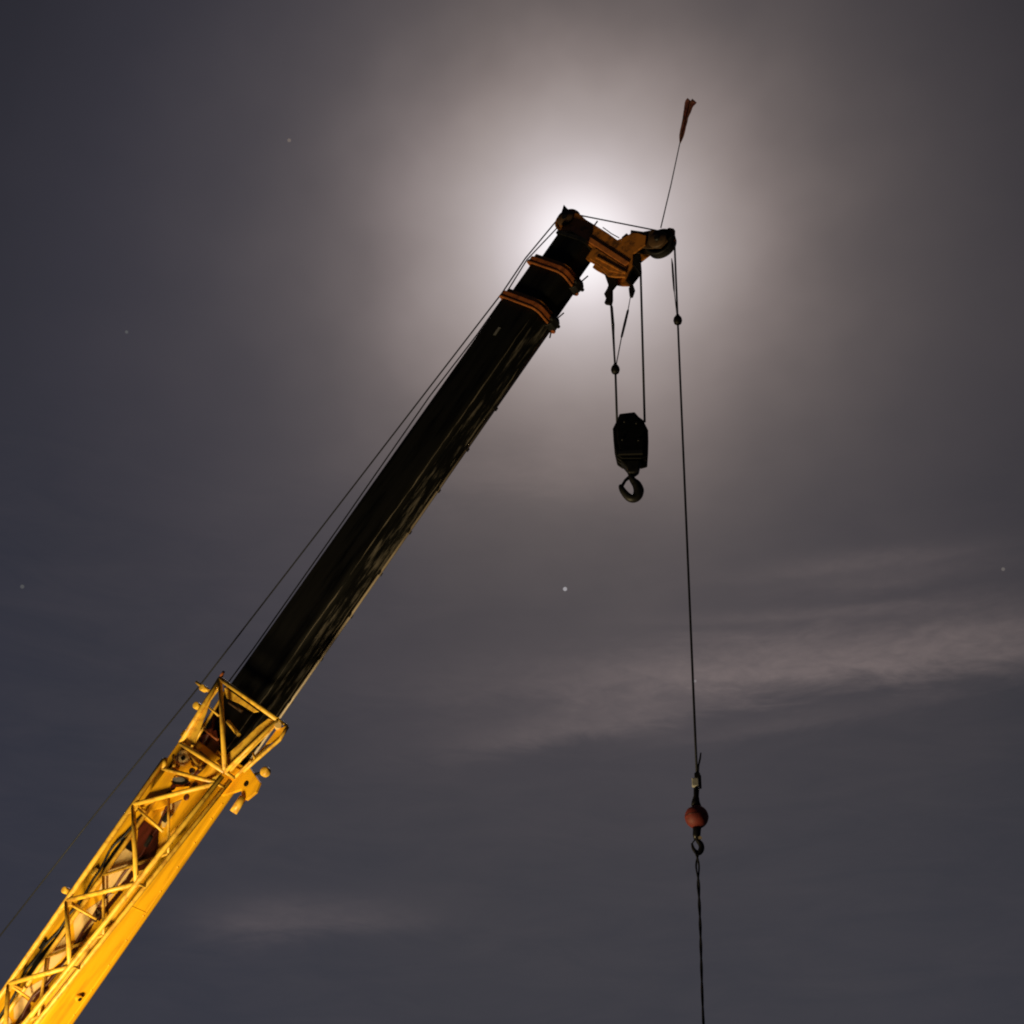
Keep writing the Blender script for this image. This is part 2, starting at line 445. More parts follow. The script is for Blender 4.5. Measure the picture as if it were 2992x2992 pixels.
# web plates joining the two sides
def web(mb, pa, pb, th=.02):
    a, b = B(*z1(*pa), 0), B(*z1(*pb), 0); a.z = b.z = 0
    d = (b - a) / 2; nn = V((d.y, -d.x, 0)).normalized() * th / 2
    mb.box((a + b) / 2, d, nn, (0, 0, HWD - .032))
web(head, (860, 400), (1290, 680)); web(head, (1080, 720), (1250, 770)); web(head, (950, 400), (1150, 520))
hd = head.build('boom_head', 'orange', boom, bevel=.006)
# stiffener bars along the cheek plate, facing the ground
def bar(name, pa, pb, wo, hu, hw, m, par):
    a, b = B(*z1(*pa), wo), B(*z1(*pb), wo); d = (b - a) / 2; nn = V((d.y, -d.x, 0)).normalized()
    return MB().box((a + b) / 2, d, nn * hu, (0, 0, hw)).build(name, m, par, bevel=.012)
bar('stiffener', (800, 372), (1290, 690), -HWD - .012, .046, .012, 'rust_lit', hd)  # brighter paint puts the flange highlight into the colour
bar('stiffener', (1020, 630), (1270, 765), -HWD - .022, .02, .022, 'orange', hd)
ga = B(*z1(1150, 600), -HWD - .012)
MB().prism([B(*z1(*p), -HWD - .022) for p in ((1005, 545), (1280, 722), (1245, 770), (1130, 745), (1030, 680), (960, 640))], (0, 0, .02)).build('gusset_plate', 'orange', hd, bevel=.004)
# collar box where the inner section meets the head
c3 = ring(section(SEC3[0] + .05, SEC3[1] + .06, 0, .1, .03), section(SEC3[0] - .02, SEC3[1] - .02, 0, .08, .03), u_head - .03, u_head + .03).build('head_collar', 'greasy', hd)
# sheaves
ts = B(*z1(785, 335), 0); ns = B(*z1(1578, 512), 0)
RT_, RN_ = .215, .235
for k, wo in enumerate((-.06, .06)):
    c = ts.copy(); c.z = wo
    MB().sheave(c, Z, RT_, .075).build('sheave', 'orange' if k == 0 else 'steel', hd)
MB().cyl(ts + V((0, 0, -HWD - .05)), ts + V((0, 0, HWD + .05)), .045, 20).build('sheave_pin', 'steel', hd)
MB().prism([B(*z1(*p), -.03) for p in ((705, 270), (735, 172), (765, 205), (800, 235))], (0, 0, .06)).build('rope_guard', 'steel', hd)
for wo in (-.17, .14):
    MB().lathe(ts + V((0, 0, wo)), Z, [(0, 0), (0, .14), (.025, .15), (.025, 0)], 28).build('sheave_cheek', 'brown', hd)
# auxiliary nose with its own sheave
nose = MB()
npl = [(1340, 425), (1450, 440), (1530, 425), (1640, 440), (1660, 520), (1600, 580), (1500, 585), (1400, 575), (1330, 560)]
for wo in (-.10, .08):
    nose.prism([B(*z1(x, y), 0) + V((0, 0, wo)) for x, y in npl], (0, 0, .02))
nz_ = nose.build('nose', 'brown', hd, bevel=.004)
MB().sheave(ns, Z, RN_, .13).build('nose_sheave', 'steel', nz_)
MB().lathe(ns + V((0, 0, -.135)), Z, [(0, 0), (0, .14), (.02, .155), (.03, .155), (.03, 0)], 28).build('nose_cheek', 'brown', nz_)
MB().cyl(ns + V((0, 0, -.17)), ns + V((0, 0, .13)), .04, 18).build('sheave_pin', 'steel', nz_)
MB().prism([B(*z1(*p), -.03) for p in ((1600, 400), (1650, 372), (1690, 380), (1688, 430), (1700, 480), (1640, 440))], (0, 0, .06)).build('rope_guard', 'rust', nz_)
# under-head brackets for the limit switches
lk = MB()
lk.prism([B(*z1(*p), .0) for p in ((1085, 770), (1120, 870), (1110, 900), (1083, 945), (1100, 985), (1085, 1025), (1140, 1035), (1150, 990), (1150, 900), (1190, 850), (1200, 790))], (0, 0, .06))
lk.build('limit_switch', 'steel', hd, bevel=.006)
lk = MB(); lk.prism([B(*z1(*p), .03) for p in ((1290, 800), (1330, 860), (1345, 905), (1325, 965), (1305, 970), (1297, 900), (1310, 870), (1270, 830))], (0, 0, .05))
lk.prism([B(*z1(*p), .09) for p in ((1395, 590), (1408, 760), (1330, 862), (1270, 830), (1330, 700), (1340, 600))], (0, 0, .03))
lk.build('limit_switch', 'steel', hd, bevel=.005)
MB().tube([B(*z1(995, 360), -.05), B(*z1(1028, 315), -.05)], .012, 8).build('peg', 'steel', hd)
MB().tube([B(*z1(1075, 370), -.02), B(*z1(1150, 425), -.02), B(*z1(1215, 460), -.02)], .008, 6).build('cable', 'steel', hd)
MB().box(B(*z1(1290, 478), -.04), (.05, .02, 0), (-.02, .05, 0), (0, 0, .08)).build('junction_box', 'steel', hd, bevel=.01)

# wind flag on a whip mast, upright on the nose
fa, fb, fc = B(*z8(312, 1605), 0), B(*z8(527, 650), 0), B(*z8(640, 175), 0)
mast = MB().tube([fa, (fa + fb) / 2 + V((.0, .01, 0)), fb, fc], [.010, .009, .008, .006], 8).build('flag_mast', 'steel', boom)
fl = MB(); n_, m_ = 16, 6
lf = [(524, 648), (516, 560), (522, 480), (556, 385), (575, 270), (596, 195), (628, 160)]
rf = [(532, 650), (572, 570), (600, 490), (622, 400), (650, 320), (668, 225), (706, 172)]
def along(ps, t):
    k = min(int(t * (len(ps) - 1)), len(ps) - 2); f_ = t * (len(ps) - 1) - k
    return B(*z8(ps[k][0] * (1 - f_) + ps[k + 1][0] * f_, ps[k][1] * (1 - f_) + ps[k + 1][1] * f_), 0)
vs, fs = [], []
for i in range(n_ + 1):
    t = i / n_; a_, b_ = along(lf, t), along(rf, t)
    for j in range(m_ + 1):
        vs.append(a_.lerp(b_, j / m_) + V((0, 0, .045 * math.sin(j / m_ * 9 + t * 5) * min(1, t * 2))))
for i in range(n_):
    for j in range(m_):
        a = i * (m_ + 1) + j
        fs.append((a, a + 1, a + m_ + 2, a + m_ + 1))
fl.add(vs, fs, True)
flo = fl.build('flag', 'flag', mast)
sd = flo.modifiers.new('solid', 'SOLIDIFY'); sd.thickness = .006

# ---- base section details: coloured plates behind the lattice, belly rails, brackets
WN = -BW_ / 2
def plate(name, pts, m, par, wo, th=.006, conv=z5, bevel=0):
    return MB().prism([B(*conv(*p), wo) for p in pts], (0, 0, th)).build(name, m, par, bevel=bevel)
SP = WN - .008  # cream, maroon and black plates; the black ones stand for dark gaps
plate('side_patch', [(960, 480), (1130, 420), (1110, 520), (960, 700), (880, 700), (870, 560)], 'cream', bsec, SP)
plate('side_patch', [(690, 620), (850, 740), (835, 900), (760, 1090), (650, 1110), (640, 900), (655, 700)], 'maroon', bsec, SP)
plate('side_patch', [(540, 900), (600, 940), (590, 1080), (540, 1190), (400, 1290), (290, 1290), (350, 1130), (440, 980)], 'cream', bsec, SP)
plate('side_patch', [(580, 760), (600, 930), (535, 890), (430, 970), (300, 1160), (330, 1060), (420, 920), (500, 820)], 'black', bsec, SP)
plate('side_patch', [(600, 1090), (620, 1200), (500, 1260), (480, 1250), (560, 1150)], 'maroon', bsec, SP)
plate('side_patch', [(970, 650), (1240, 465), (1290, 460), (1100, 720), (1040, 700)], 'cream', bsec, SP, conv=z6)
plate('side_patch', [(1340, 430), (1385, 440), (1120, 770), (1080, 740)], 'maroon', bsec, SP, conv=z6)
plate('side_patch', [(870, 670), (960, 690), (1060, 780), (920, 930), (850, 1000), (830, 800)], 'cream', bsec, SP, conv=z6)
plate('side_patch', [(1060, 790), (1030, 850), (870, 1110), (800, 1180), (830, 1030), (930, 910)], 'maroon', bsec, SP, conv=z6)
plate('side_patch', [(730, 940), (760, 1050), (740, 1150), (600, 1290), (440, 1370), (420, 1360), (560, 1130), (660, 1030)], 'cream', bsec, SP, conv=z6)
plate('side_patch', [(715, 820), (745, 920), (650, 1030), (410, 1360), (310, 1390), (300, 1370), (420, 1180), (600, 980)], 'black', bsec, SP, conv=z6)
plate('side_patch', [(750, 1160), (750, 1290), (640, 1320), (610, 1300), (690, 1240)], 'maroon', bsec, SP, conv=z6)
plate('side_patch', [(250, 1560), (530, 1400), (560, 1400), (360, 1670), (300, 1620)], 'cream', bsec, SP, conv=z6)
plate('side_patch', [(580, 1380), (630, 1380), (390, 1690), (355, 1680)], 'maroon', bsec, SP, conv=z6)
plate('side_patch', [(180, 1600), (250, 1620), (340, 1690), (200, 1870), (160, 1880), (150, 1700)], 'cream', bsec, SP, conv=z6)
plate('side_patch', [(340, 1700), (350, 1740), (200, 1932), (170, 1932), (200, 1870)], 'maroon', bsec, SP, conv=z6)
plate('side_patch', [(0, 1860), (60, 1700), (70, 1780), (0, 1960), (-60, 2050), (-90, 2000)], 'black', bsec, SP, conv=z6)
plate('side_patch', [(70, 1800), (130, 1900), (100, 2100), (-60, 2200), (-80, 2080)], 'cream', bsec, SP, conv=z6)
bvn = BVC + BH_ / 2
rl = MB()
for (u0, u1, ww, hh, dw) in ((9.0, u_base_end - 3.2, -.24, .014, .016), (u_base_end - 3.05, u_base_end - 1.35, -.22, .014, .02), (u_base_end - 1.25, u_base_end - .3, -.25, .018, .022), (4, u_base_end - .5, .19, .006, .012)):
    rl.box(((u0 + u1) / 2, bvn + hh * .5, ww), ((u1 - u0) / 2, 0, 0), (0, hh, 0), (0, 0, dw))
rl.build('belly_rail', 'yellow', bsec, bevel=.004)
lug = B(*z6(820, 1575), .0); uu = uof(*z6(820, 1575))
lg = MB(); lg.cyl((uu, bvn - .01, .02), (uu, bvn + .07, .02), .05, 20)
lgo = lg.build('lug', 'yellow', bsec, bevel=.008)
MB().cyl((uu, bvn + .07, .02), (uu, bvn + .078, .02), .028, 16).build('pin', 'steel', lgo)
# bracket and rollers under the boom where the jib is pinned
WB = .06
bk = MB()
bk.prism([B(*z4(*p), WB) for p in ((800, 1500), (900, 1350), (1070, 1310), (1195, 1490), (1150, 1600), (1040, 1690), (985, 1650), (985, 1570), (900, 1600), (760, 1640))], (0, 0, .05))
bko = bk.build('pin_bracket', 'yellow', boom, bevel=.008)
h0 = B(*z4(1040, 1505), WB - .004)
MB().cyl(h0, h0 + V((0, 0, .06)), .045, 20).build('pin_hole', 'black', bko)
a, b = B(*z4(1010, 1655), WB), B(*z4(895, 1830), WB)
MB().tube([a, b], .058, 16).build('strut', 'jib', bko)
k0 = B(*z4(1258, 1372), WB + .02); k1 = B(*z4(1140, 1400), WB + .02)
MB().tube([k1, k0], .02, 10).build('arm', 'steel', bko)
MB().lathe(k0, Z, [(-.05, 0), (-.05, .06), (-.03, .075), (.03, .075), (.05, .06), (.05, 0)], 20).build('roller', 'jib', bko)

# ------------------------------------------------------------------ stowed lattice jib
jib = thing('lattice_jib', 'yellow tubular lattice jib folded alongside the lower boom', 'crane jib', mw=BM)
JN, JF = WN - .36, WN - .08        # near and far faces of the jib
RC = .038
Lp = [z4(760, 300), z4(290, 1040)]
def jt(name, pts, r=RC, m='jib', par=None, n=12):
    return MB().tube(pts, r, n).build(name, m, par or jib)
def J(p, wo=None): return B(p[0], p[1], JN if wo is None else wo)
A, C, Bq, D = z4(745, 320), z4(300, 1050), z4(1395, 785), z4(800, 1375)
E, Fq = z4(110, 1330), z4(700, 1500)
G_, H_, I_, J_, K_ = z5(655, 525), z5(625, 1215), z6(790, 580), z6(790, 1285), z6(120, 1500)
# continue the zigzag beyond the frame
def ext(a, b, s=1): return (b[0] + (b[0] - a[0]) * s, b[1] + (b[1] - a[1]) * s)
L_ = ext(H_, J_); M_ = ext(I_, K_); N2 = ext(J_, L_); M2 = ext(K_, M_)
left_end = M2; right_end = N2
leftline = [z4(120, 1215), (z5(650, 505)[0] - 9, z5(650, 505)[1] - 8), (I_[0] - 14, I_[1] - 14), (K_[0] - 14, K_[1] - 14)]
# near chords
def line_pts(ps, wo): return [B(*p, wo) for p in ps]
lc0, lc1 = B(*z4(120, 1230), JN), B(*z6(130, 1430), JN)
dl = (lc1 - lc0)
jt('chord', [lc0, lc0 + dl * .5, lc1, lc1 + dl * .9], RC)
rc0, rc1 = B(*z4(770, 1420), JN), B(*J_, JN)
dr = (rc1 - rc0)
jt('chord', [rc0, rc0 + dr * .5, rc1, rc1 + dr * .9], RC)
# far chords, set in a little
off = V((0, .03, JF - JN)); off2 = V((0, -.10, JF - JN))
jt('chord', [lc0 + off, lc1 + off, lc1 + off + dl * .9], RC * .9)
jt('chord', [rc0 + off2, rc1 + off2, rc1 + off2 + dr * .9], RC * .9)
# near diagonals
zig = [Fq, G_, H_, I_, J_, K_, L_, M_, N2, M2]
Lu = lambda p: p
def snap(p, left):
    """node on the near chord nearest to pixel p"""
    q = B(*p, JN); a_, d_ = (lc0, dl) if left else (rc0, dr)
    t = (q - a_).dot(d_) / d_.length_squared
    return a_ + d_ * t
nodes = []
for i, p in enumerate(zig):
    nodes.append(snap(p, i % 2 == 1))
for i in range(len(nodes) - 1):
    jt('diagonal_brace', [nodes[i], nodes[i + 1]], .034)
far_nodes = [nd_ + (off if i % 2 == 1 else off2) for i, nd_ in enumerate(nodes)]
for i in range(1, len(nodes) - 1):
    a_ = far_nodes[i]; b_ = far_nodes[i + 1]
    sh = V((.55, 0, 0))
    jt('rear_brace', [a_ + sh, b_ + sh], .022)
for i, nd_ in enumerate(nodes):
    jt('cross_tube', [nd_, far_nodes[i]], .022)
    # gusset plate at each node
    s_ = 1 if i % 2 == 1 else -1
    g0 = nd_ + V((0, s_ * .01, -.012))
    MB().prism([g0 + V((.16, 0, 0)), g0 + V((.03, s_ * .11, 0)), g0 + V((-.05, s_ * .11, 0)), g0 + V((-.17, 0, 0))], (0, 0, .016)).build('gusset', 'jib', jib, bevel=.003)
# short brace stubs
jt('short_brace', [J(G_), B(*z5(890, 740), JN + .1)], .022)
jt('short_brace', [J(I_), B(*z6(1090, 750), JF)], .018)
jt('short_brace', [J(K_), B(*z6(330, 1640), JF)], .018)
# head panel between E-F and the first diagonal
hp = MB()
hp.prism([B(*z5(*p), JN + .05) for p in ((925, 150), (1375, 275), (1340, 310), (1130, 350), (1150, 270), (1010, 215), (960, 260), (1000, 330), (880, 420), (690, 510), (620, 560))], (0, 0, .015))
hpo = hp.build('head_panel', 'yellow', jib, bevel=.003)
hp = MB().prism([B(*z5(*p), JF) for p in ((900, 330), (1350, 300), (1150, 560), (900, 800), (870, 760), (1010, 540), (1080, 420), (860, 520), (700, 560))], (0, 0, .012))
hp.build('rear_panel', 'yellow', jib)
jt('end_bar', [J(z4(100, 1335)), J(z4(720, 1500))], .03)
jt('end_bar', [B(*z4(130, 1220), JN), B(*z4(110, 1340), JN)], .034)
# tip frame
jt('frame_bar', [J(A), J(C)], .036)
jt('frame_bar', [J(A), J(Bq)], .036)
jt('frame_bar', [J(A), J(D)], .034)
jt('frame_bar', [J(C), J(D)], .036)
jt('frame_bar', [J(Bq), J(D)], .028)
tipf = V((0, 0, JF - JN))
for (pa, pb) in ((A, Bq), (C, D), (Bq, D), (A, C)):
    jt('rear_bar', [J(pa) + tipf * .8, J(pb) + tipf * .8], .022)
for p in (A, Bq, C, D):
    jt('cross_tube', [J(p), J(p) + tipf * .8], .024)
jt('rear_bar', [J(z4(620, 640)), J(z4(730, 740))], .016)
jt('rear_bar', [B(*z4(830, 800), JN + .2), B(*z4(960, 960), JN + .2)], .03)
plate('tip_gusset', [(720, 390), (520, 690), (300, 1030), (450, 1075), (500, 940), (590, 700), (640, 560), (730, 440)], 'jib', jib, JN + .03, .014, z4, .003)
plate('tip_plate', [(1290, 770), (1400, 800), (1330, 900), (830, 1370), (820, 1180), (960, 1060), (1170, 860)], 'jib', jib, JN + .06, .016, z4, .003)
plate('tip_plate', [(790, 420), (850, 450), (1000, 560), (1180, 690), (1120, 700), (960, 600), (820, 540)], 'jib', jib, JN + .12, .016, z4, .003)
plate('tip_plate', [(700, 1250), (790, 1200), (810, 1340), (770, 1330)], 'jib', jib, JN + .06, .016, z4, .003)
# outer runner with slotted gap, towards the belly
jt('runner', [B(*z4(1510, 860), JN + .1), B(*z4(1420, 1010), JN + .1), B(*z4(1120, 1270), JN + .1), B(*z4(1010, 1370), JN + .1)], .026)
jt('runner', [B(*z4(1350, 860), JN + .08), B(*z4(1090, 1120), JN + .08), B(*z4(860, 1360), JN + .08)], .022)
plate('runner_plate', [(1380, 900), (1500, 850), (1400, 1020), (1260, 1060)], 'yellow', jib, JN + .12, .016, z4)
jt('runner', [B(*z4(1120, 1160), JN + .1), B(*z4(1140, 1240), JN + .1)], .016)
jt('pin', [B(*z4(1400, 840), JN + .02), B(*z4(1400, 870), JN + .16)], .05, 'cream')
# rollers and fittings near the end bar
def disc_(name, c, r, t, m, par=jib):
    return MB().lathe(c, Z, [(-t, 0), (-t, r * .8), (-t * .6, r), (t * .6, r), (t, r * .8), (t, 0)], 24).build(name, m, par)
d0 = disc_('guide_sheave', B(*z4(330, 1215), JN + .2), .12, .05, 'cream')
disc_('hub', B(*z4(330, 1215), JN + .14), .035, .02, 'steel', d0)
d1 = disc_('guide_sheave', B(*z4(490, 1250), JN + .28), .10, .04, 'jib')
disc_('swivel', B(*z4(432, 1362), JN + .06), .045, .03, 'grey')
jt('bracket_arm', [B(*z4(220, 1180), JN + .1), B(*z4(230, 1320), JN + .1)], .022)
jt('bracket_arm', [B(*z4(430, 1190), JN + .1), B(*z4(520, 1340), JN + .1)], .025)
# eye-shaped opening in the head panel, its dark inside painted as a black plate
ey = [B(*z5(1050 + 75 * math.cos(a_), 262 + 38 * math.sin(a_)), JN + .035) for a_ in [i * math.pi / 9 for i in range(18)]]
MB().prism(ey, (0, 0, .012)).build('eye_plate', 'black', jib)
MB().prism([B(*z5(1035 + 60 * math.cos(a_), 248 + 22 * math.sin(a_)), JN + .028) for a_ in [i * math.pi / 9 for i in range(18)]], (0, 0, .006)).build('eye_plate', 'grey', jib)
for p in ((950, 385), (985, 320), (1190, 300), (1110, 415)):
    disc_('bolt_head', B(*z5(*p), JN + .035), .05, .012, 'maroon')
# knobs on the outside chord
for p, r in ((z4(490, 630), .055), (z4(560, 430), .05), (z6(745, 425), .05)):
    q = B(*p, JN + .05)
    MB().lathe(q, Z, [(-.05, 0), (-.05, r), (.05, r), (.05, 0)], 18).build('cable_guide', 'jib', jib, bevel=.008)
MB().tube([B(*z4(480, 360), JN + .1), B(*z4(560, 420), JN + .08), B(*z4(620, 460), JN + .06)], .026, 8).build('cable_guide', 'jib', jib)
MB().tube([J(A), B(*z4(790, 235), JN)], [.03, .018], 8).build('tip_pin', 'rust', jib)
# dark hydraulic hose and cylinder seen through the lattice
MB().tube([B(*z4(700, 720), JF + .04), B(*z4(640, 900), JF + .04), B(*z4(560, 1060), JF + .04)], .035, 10).build('hose', 'maroon', jib)
plate('reflection_plate', [(540, 960), (700, 900), (740, 1080), (640, 1230), (560, 1170), (460, 1080)], 'maroon', jib, JF + .06, .02, z4)  # added maroon plate, paints in the reflection on the dark boom
MB().tube([B(*z4(600, 770), JF), B(*z4(565, 900), JF)], .018, 8).build('hose', 'grey', jib)

# cables and small shadows painted in as dark hoses and pieces beside the boom
rnd = random.Random(21)
for k, (m_, v_, r_) in enumerate((('steel', -.22, .018), ('maroon', .24, .020))):
    pts = []
    for i in range(46):
        uu = nodes[-1].x + .2 + (u_base_end - .3 - nodes[-1].x) * i / 45
        pts.append(V((uu, BVC + v_ + .05 * math.sin(i * .55 + k * 1.9) + .02 * math.sin(i * 1.7 + k), WN - .035 - .02 * math.sin(i * .8 + k))))
    MB().tube(pts, r_, 8).build('shadow_hose', m_, bsec)
for i in range(16):
    uu = nodes[-1].x + .35 + i * (u_base_end - .6 - nodes[-1].x) / 15
    vv = BVC + rnd.choice((-.30, -.22, .24, .28, .33)) + rnd.uniform(-.03, .03)
    cl_ = MB().box((uu, vv, WN - .03), (rnd.uniform(.03, .09), rnd.uniform(-.02, .02), 0), (0, rnd.uniform(.02, .045), 0), (0, 0, .026)).build('clutter_piece', rnd.choice(('maroon', 'steel', 'jib', 'brown')), bsec, bevel=.006)
for (pa, pb, m_) in ((z4(560, 880), z4(720, 1010), 'rust'), (z4(520, 1150), z4(640, 1260), 'brown'), (z4(600, 640), z4(560, 760), 'rust'), (z4(850, 590), z4(990, 690), 'brown'), (z4(340, 1110), z4(420, 1230), 'maroon')):
    jt('linkage', [B(*pa, JF - .04), B(*pb, JF - .04)], .022, m_)
# riveted edge of the belly plate and a weld seam across it
for i in range(22):
    uu = u_base_end - .35 - i * .42
    MB().lathe((uu, bvn, BW_ / 2 - .17), Y, [(0, .016), (.010, .014), (.014, 0)], 8).build('bolt_head', 'yellow', bsec)
for uu in (u_base_end - 2.4, u_base_end - 5.1):
    MB().box((uu, bvn + .002, .02), (.008, 0, 0), (0, .005, 0), (0, 0, .19)).build('weld_seam', 'yellow', bsec, bevel=.003)

# ------------------------------------------------------------------ ropes
RR = .0125
def wp(px, py, wo): return BW(B(px, py, wo))
def sag(a, b, s, n=10):
    a, b = V(a), V(b)
    return [a.lerp(b, i / n) - V((0, 0, 1)) * s * 4 * (i / n) * (1 - i / n) for i in range(n + 1)]
def drop_to(p, py):
    """point straight below world point p that shows at photo row py"""
    lo_, hi_ = 0.0, 30.0
    for _ in range(60):
        md = (lo_ + hi_) / 2
        q = p - V((0, 0, md)) - CAM
        y = RES / 2 - FPX * q.dot(UP) / q.dot(F)
        if y < py: lo_ = md
        else: hi_ = md
    return p - V((0, 0, lo_))
def pix(p):
    q = p - CAM
    return RES / 2 + FPX * q.dot(RT) / q.dot(F), RES / 2 - FPX * q.dot(UP) / q.dot(F)

def toplevel(mb, name, m, label, cat, group=None):
    lc_ = mb.v[0]
    o = mb.build(name, m, None, loc=lc_)
    o['label'] = label; o['category'] = cat
    if group: o['group'] = group
    return o

# main hoist rope: winch -> rollers -> top sheave -> head -> block -> dead end
wr = -.06
top_tan = [ts + V((-RT_ * math.cos(a_) * .0, 0, 0)) for a_ in (0,)]
def arc_pts(c, R, a0, a1, wo, n=14):
    return [V((c.x + R * math.cos(a_), c.y + R * math.sin(a_), wo)) for a_ in [a0 + (a1 - a0) * i / n for i in range(n + 1)]]
path = [B(-20, 2760, -.02), B(279, 2378, -.04), B(580, 2008, wr), B(1000, 1463, wr), B(1467, 856, wr), B(*z1(400, 640), wr)]
path += arc_pts(ts, RT_, -math.pi / 2, math.pi * .25, wr)     # over the sheave
path = [BW(p) for p in path]
hr = wp(*z1(1403, 770), 0)
path += [wp(*z1(1250, 560), 0), hr]
mid_block_r = drop_to(hr, 1233)
path.append(mid_block_r)
main = MB().tube(path, [RR] * (len(path) - 2) + [RR * 1.35] * 2, 8)
toplevel(main, 'hoist_rope', 'rope', 'dark wire rope running up the back of the boom and down to the hook block', 'rope')

# auxiliary rope: parallel line -> top sheave -> nose sheave -> ball
wr2 = .06
path = [B(655, 2010, wr2), B(742, 1893, wr2), B(1000, 1526, wr2), B(1254, 1160, wr2), B(1395, 976, wr2), B(1473, 866, wr2), B(*z1(415, 650), wr2)]
path += arc_pts(ts, RT_, -math.pi / 2, -math.pi * .02, wr2)
path = [BW(p) for p in path]
path += [BW(p) for p in arc_pts(ns, RN_, -math.pi * .17, math.pi * .38, 0.0)]
path[-1] = path[-1]
nr = path[-1]
ballrow = z7(890, 560)
pe = drop_to(nr, ballrow[1])
print("nose rope px", pix(nr), "ball rope end px", pix(pe), "target", ballrow, "mid", pix(drop_to(nr, 1494)))
path += [nr.lerp(pe, i / 12) for i in range(1, 13)]
toplevel(MB().tube(path, [RR * .9] * (len(path) - 26) + [RR * 1.2] * 26, 8), 'auxiliary_rope', 'rope', 'thin wire rope over the boom nose wheel, hanging down to the red ball', 'rope')

# ------------------------------------------------------------------ hook block (turned to face the camera)
def facing(Pw):
    n = (Pw - CAM); n.z = 0; n.normalize()
    x_ = V((n.y, -n.x, 0))
    return x_, n
class Hang:
    """vertical plane through world point P, facing the camera; q() turns photo pixels into local x, y(depth), z"""
    def __init__(s, P):
        s.P = P; s.x, s.n = facing(P)
        s.mw = Matrix.Translation(P) @ Matrix((s.x, s.n, V((0, 0, 1)))).transposed().to_4x4()
    def q(s, px, py, d=0.0):
        r_ = ray(px, py); t = (s.P + s.n * d - CAM).dot(s.n) / r_.dot(s.n)
        q_ = CAM + r_ * t - s.P
        return V((q_.dot(s.x), d, q_.z))
hb_r = mid_block_r
HB = Hang(V(hb_r))
block = thing('hook_block', 'heavy black crane hook block with a large hook, hanging on ropes under the boom head', 'hook block', mw=HB.mw)
T = lambda x, y, d=0.0: HB.q(*z3(x, y), d)
out_l = [(690, 530), (880, 508), (935, 570), (985, 605), (1050, 735), (1046, 900), (1035, 1070), (960, 1090), (720, 1090), (655, 1045), (622, 900), (605, 715), (668, 590)]
for d in (-.13, -.045, .035, .12):
    MB().prism([T(x, y) + V((0, d, 0)) for x, y in out_l], (0, .03, 0)).build('side_plate', 'black' if d < -.1 else 'steel', block, bevel=.014)
for d in (-.075, .0, .085):
    MB().sheave(T(828, 745) + V((0, d, 0)), Y, .24, .055, 36).build('sheave', 'steel', block)
MB().cyl(T(828, 745) + V((0, -.17, 0)), T(828, 745) + V((0, .16, 0)), .05, 20).build('sheave_pin', 'steel', block)
MB().box((T(830, 1035) + V((0, -.155, 0))), (.17, 0, 0), (0, .02, 0), (0, 0, .03)).build('band', 'greasy', block, bevel=.004)
for x in (700, 960):
    MB().cyl(T(x, 1000) + V((0, -.15, 0)), T(x, 1000) + V((0, .16, 0)), .022, 12).build('bolt', 'steel', block)
cw_ = MB(); cx_ = T(838, 800)
cw_.prism([cx_ + (T(x, y) - cx_) * .80 + V((0, -.175, 0)) for x, y in out_l], (0, .045, 0))
cwo = cw_.build('cheek_weight', 'black', block, bevel=.03)
for x, y in ((735, 620), (920, 640), (700, 900), (955, 910)):
    MB().cyl(cx_ + (T(x, y) - cx_) * .8 + V((0, -.19, 0)), cx_ + (T(x, y) - cx_) * .8 + V((0, -.17, 0)), .018, 10).build('bolt', 'greasy', cwo)
neck = MB()
neck.prism([T(x, y) + V((0, -.07, 0)) for x, y in ((700, 1075), (960, 1080), (945, 1130), (930, 1200), (880, 1235), (800, 1235), (785, 1190), (725, 1120))], (0, .14, 0))
neck.build('crosshead', 'steel', block, bevel=.02)
hk = [(832, 1215), (832, 1262), (862, 1310), (905, 1360), (928, 1425), (918, 1482), (878, 1525), (822, 1525), (770, 1485), (728, 1430), (706, 1385), (695, 1362)]
rr = [.034, .038, .050, .066, .074, .072, .064, .058, .052, .046, .036, .02]
def smooth_path(ps, rs, n=4):
    o, r_ = [], []
    for i in range(len(ps) - 1):
        p0, p1, p2, p3 = ps[max(i - 1, 0)], ps[i], ps[i + 1], ps[min(i + 2, len(ps) - 1)]
        for k in range(n):
            t = k / n
            o.append(.5 * ((2 * p1) + (p2 - p0) * t + (2 * p0 - 5 * p1 + 4 * p2 - p3) * t * t + (3 * p1 - p0 - 3 * p2 + p3) * t ** 3))
            r_.append(rs[i] * (1 - t) + rs[i + 1] * t)
    o.append(ps[-1]); r_.append(rs[-1])
    return o, r_
pp, pr = smooth_path([T(*p) for p in hk], rr)
hook = MB().tube(pp, pr, 14).build('hook', 'steel', block)
MB().tube([T(805, 1262) + V((0, .01, 0)), T(760, 1305), T(722, 1370)], [.026, .022, .024], 8).build('safety_latch', 'steel', hook)

# dead-end rope from the block up to the anti-two-block weight and the head
def TB(px, py, d=0.0): return HB.mw @ HB.q(px, py, d)
dl0 = TB(*z3(657, 580)); dl1 = TB(*z1(1183, 1600)); dl2 = wp(*z1(1140, 1000), .03)
toplevel(MB().tube([dl0, dl1, dl1.lerp(dl2, .5), dl2], [RR * 1.35, RR * 1.3, RR, RR], 8), 'dead_end_rope', 'rope',
         'short dark rope from the left of the hook block up to the boom head', 'rope')

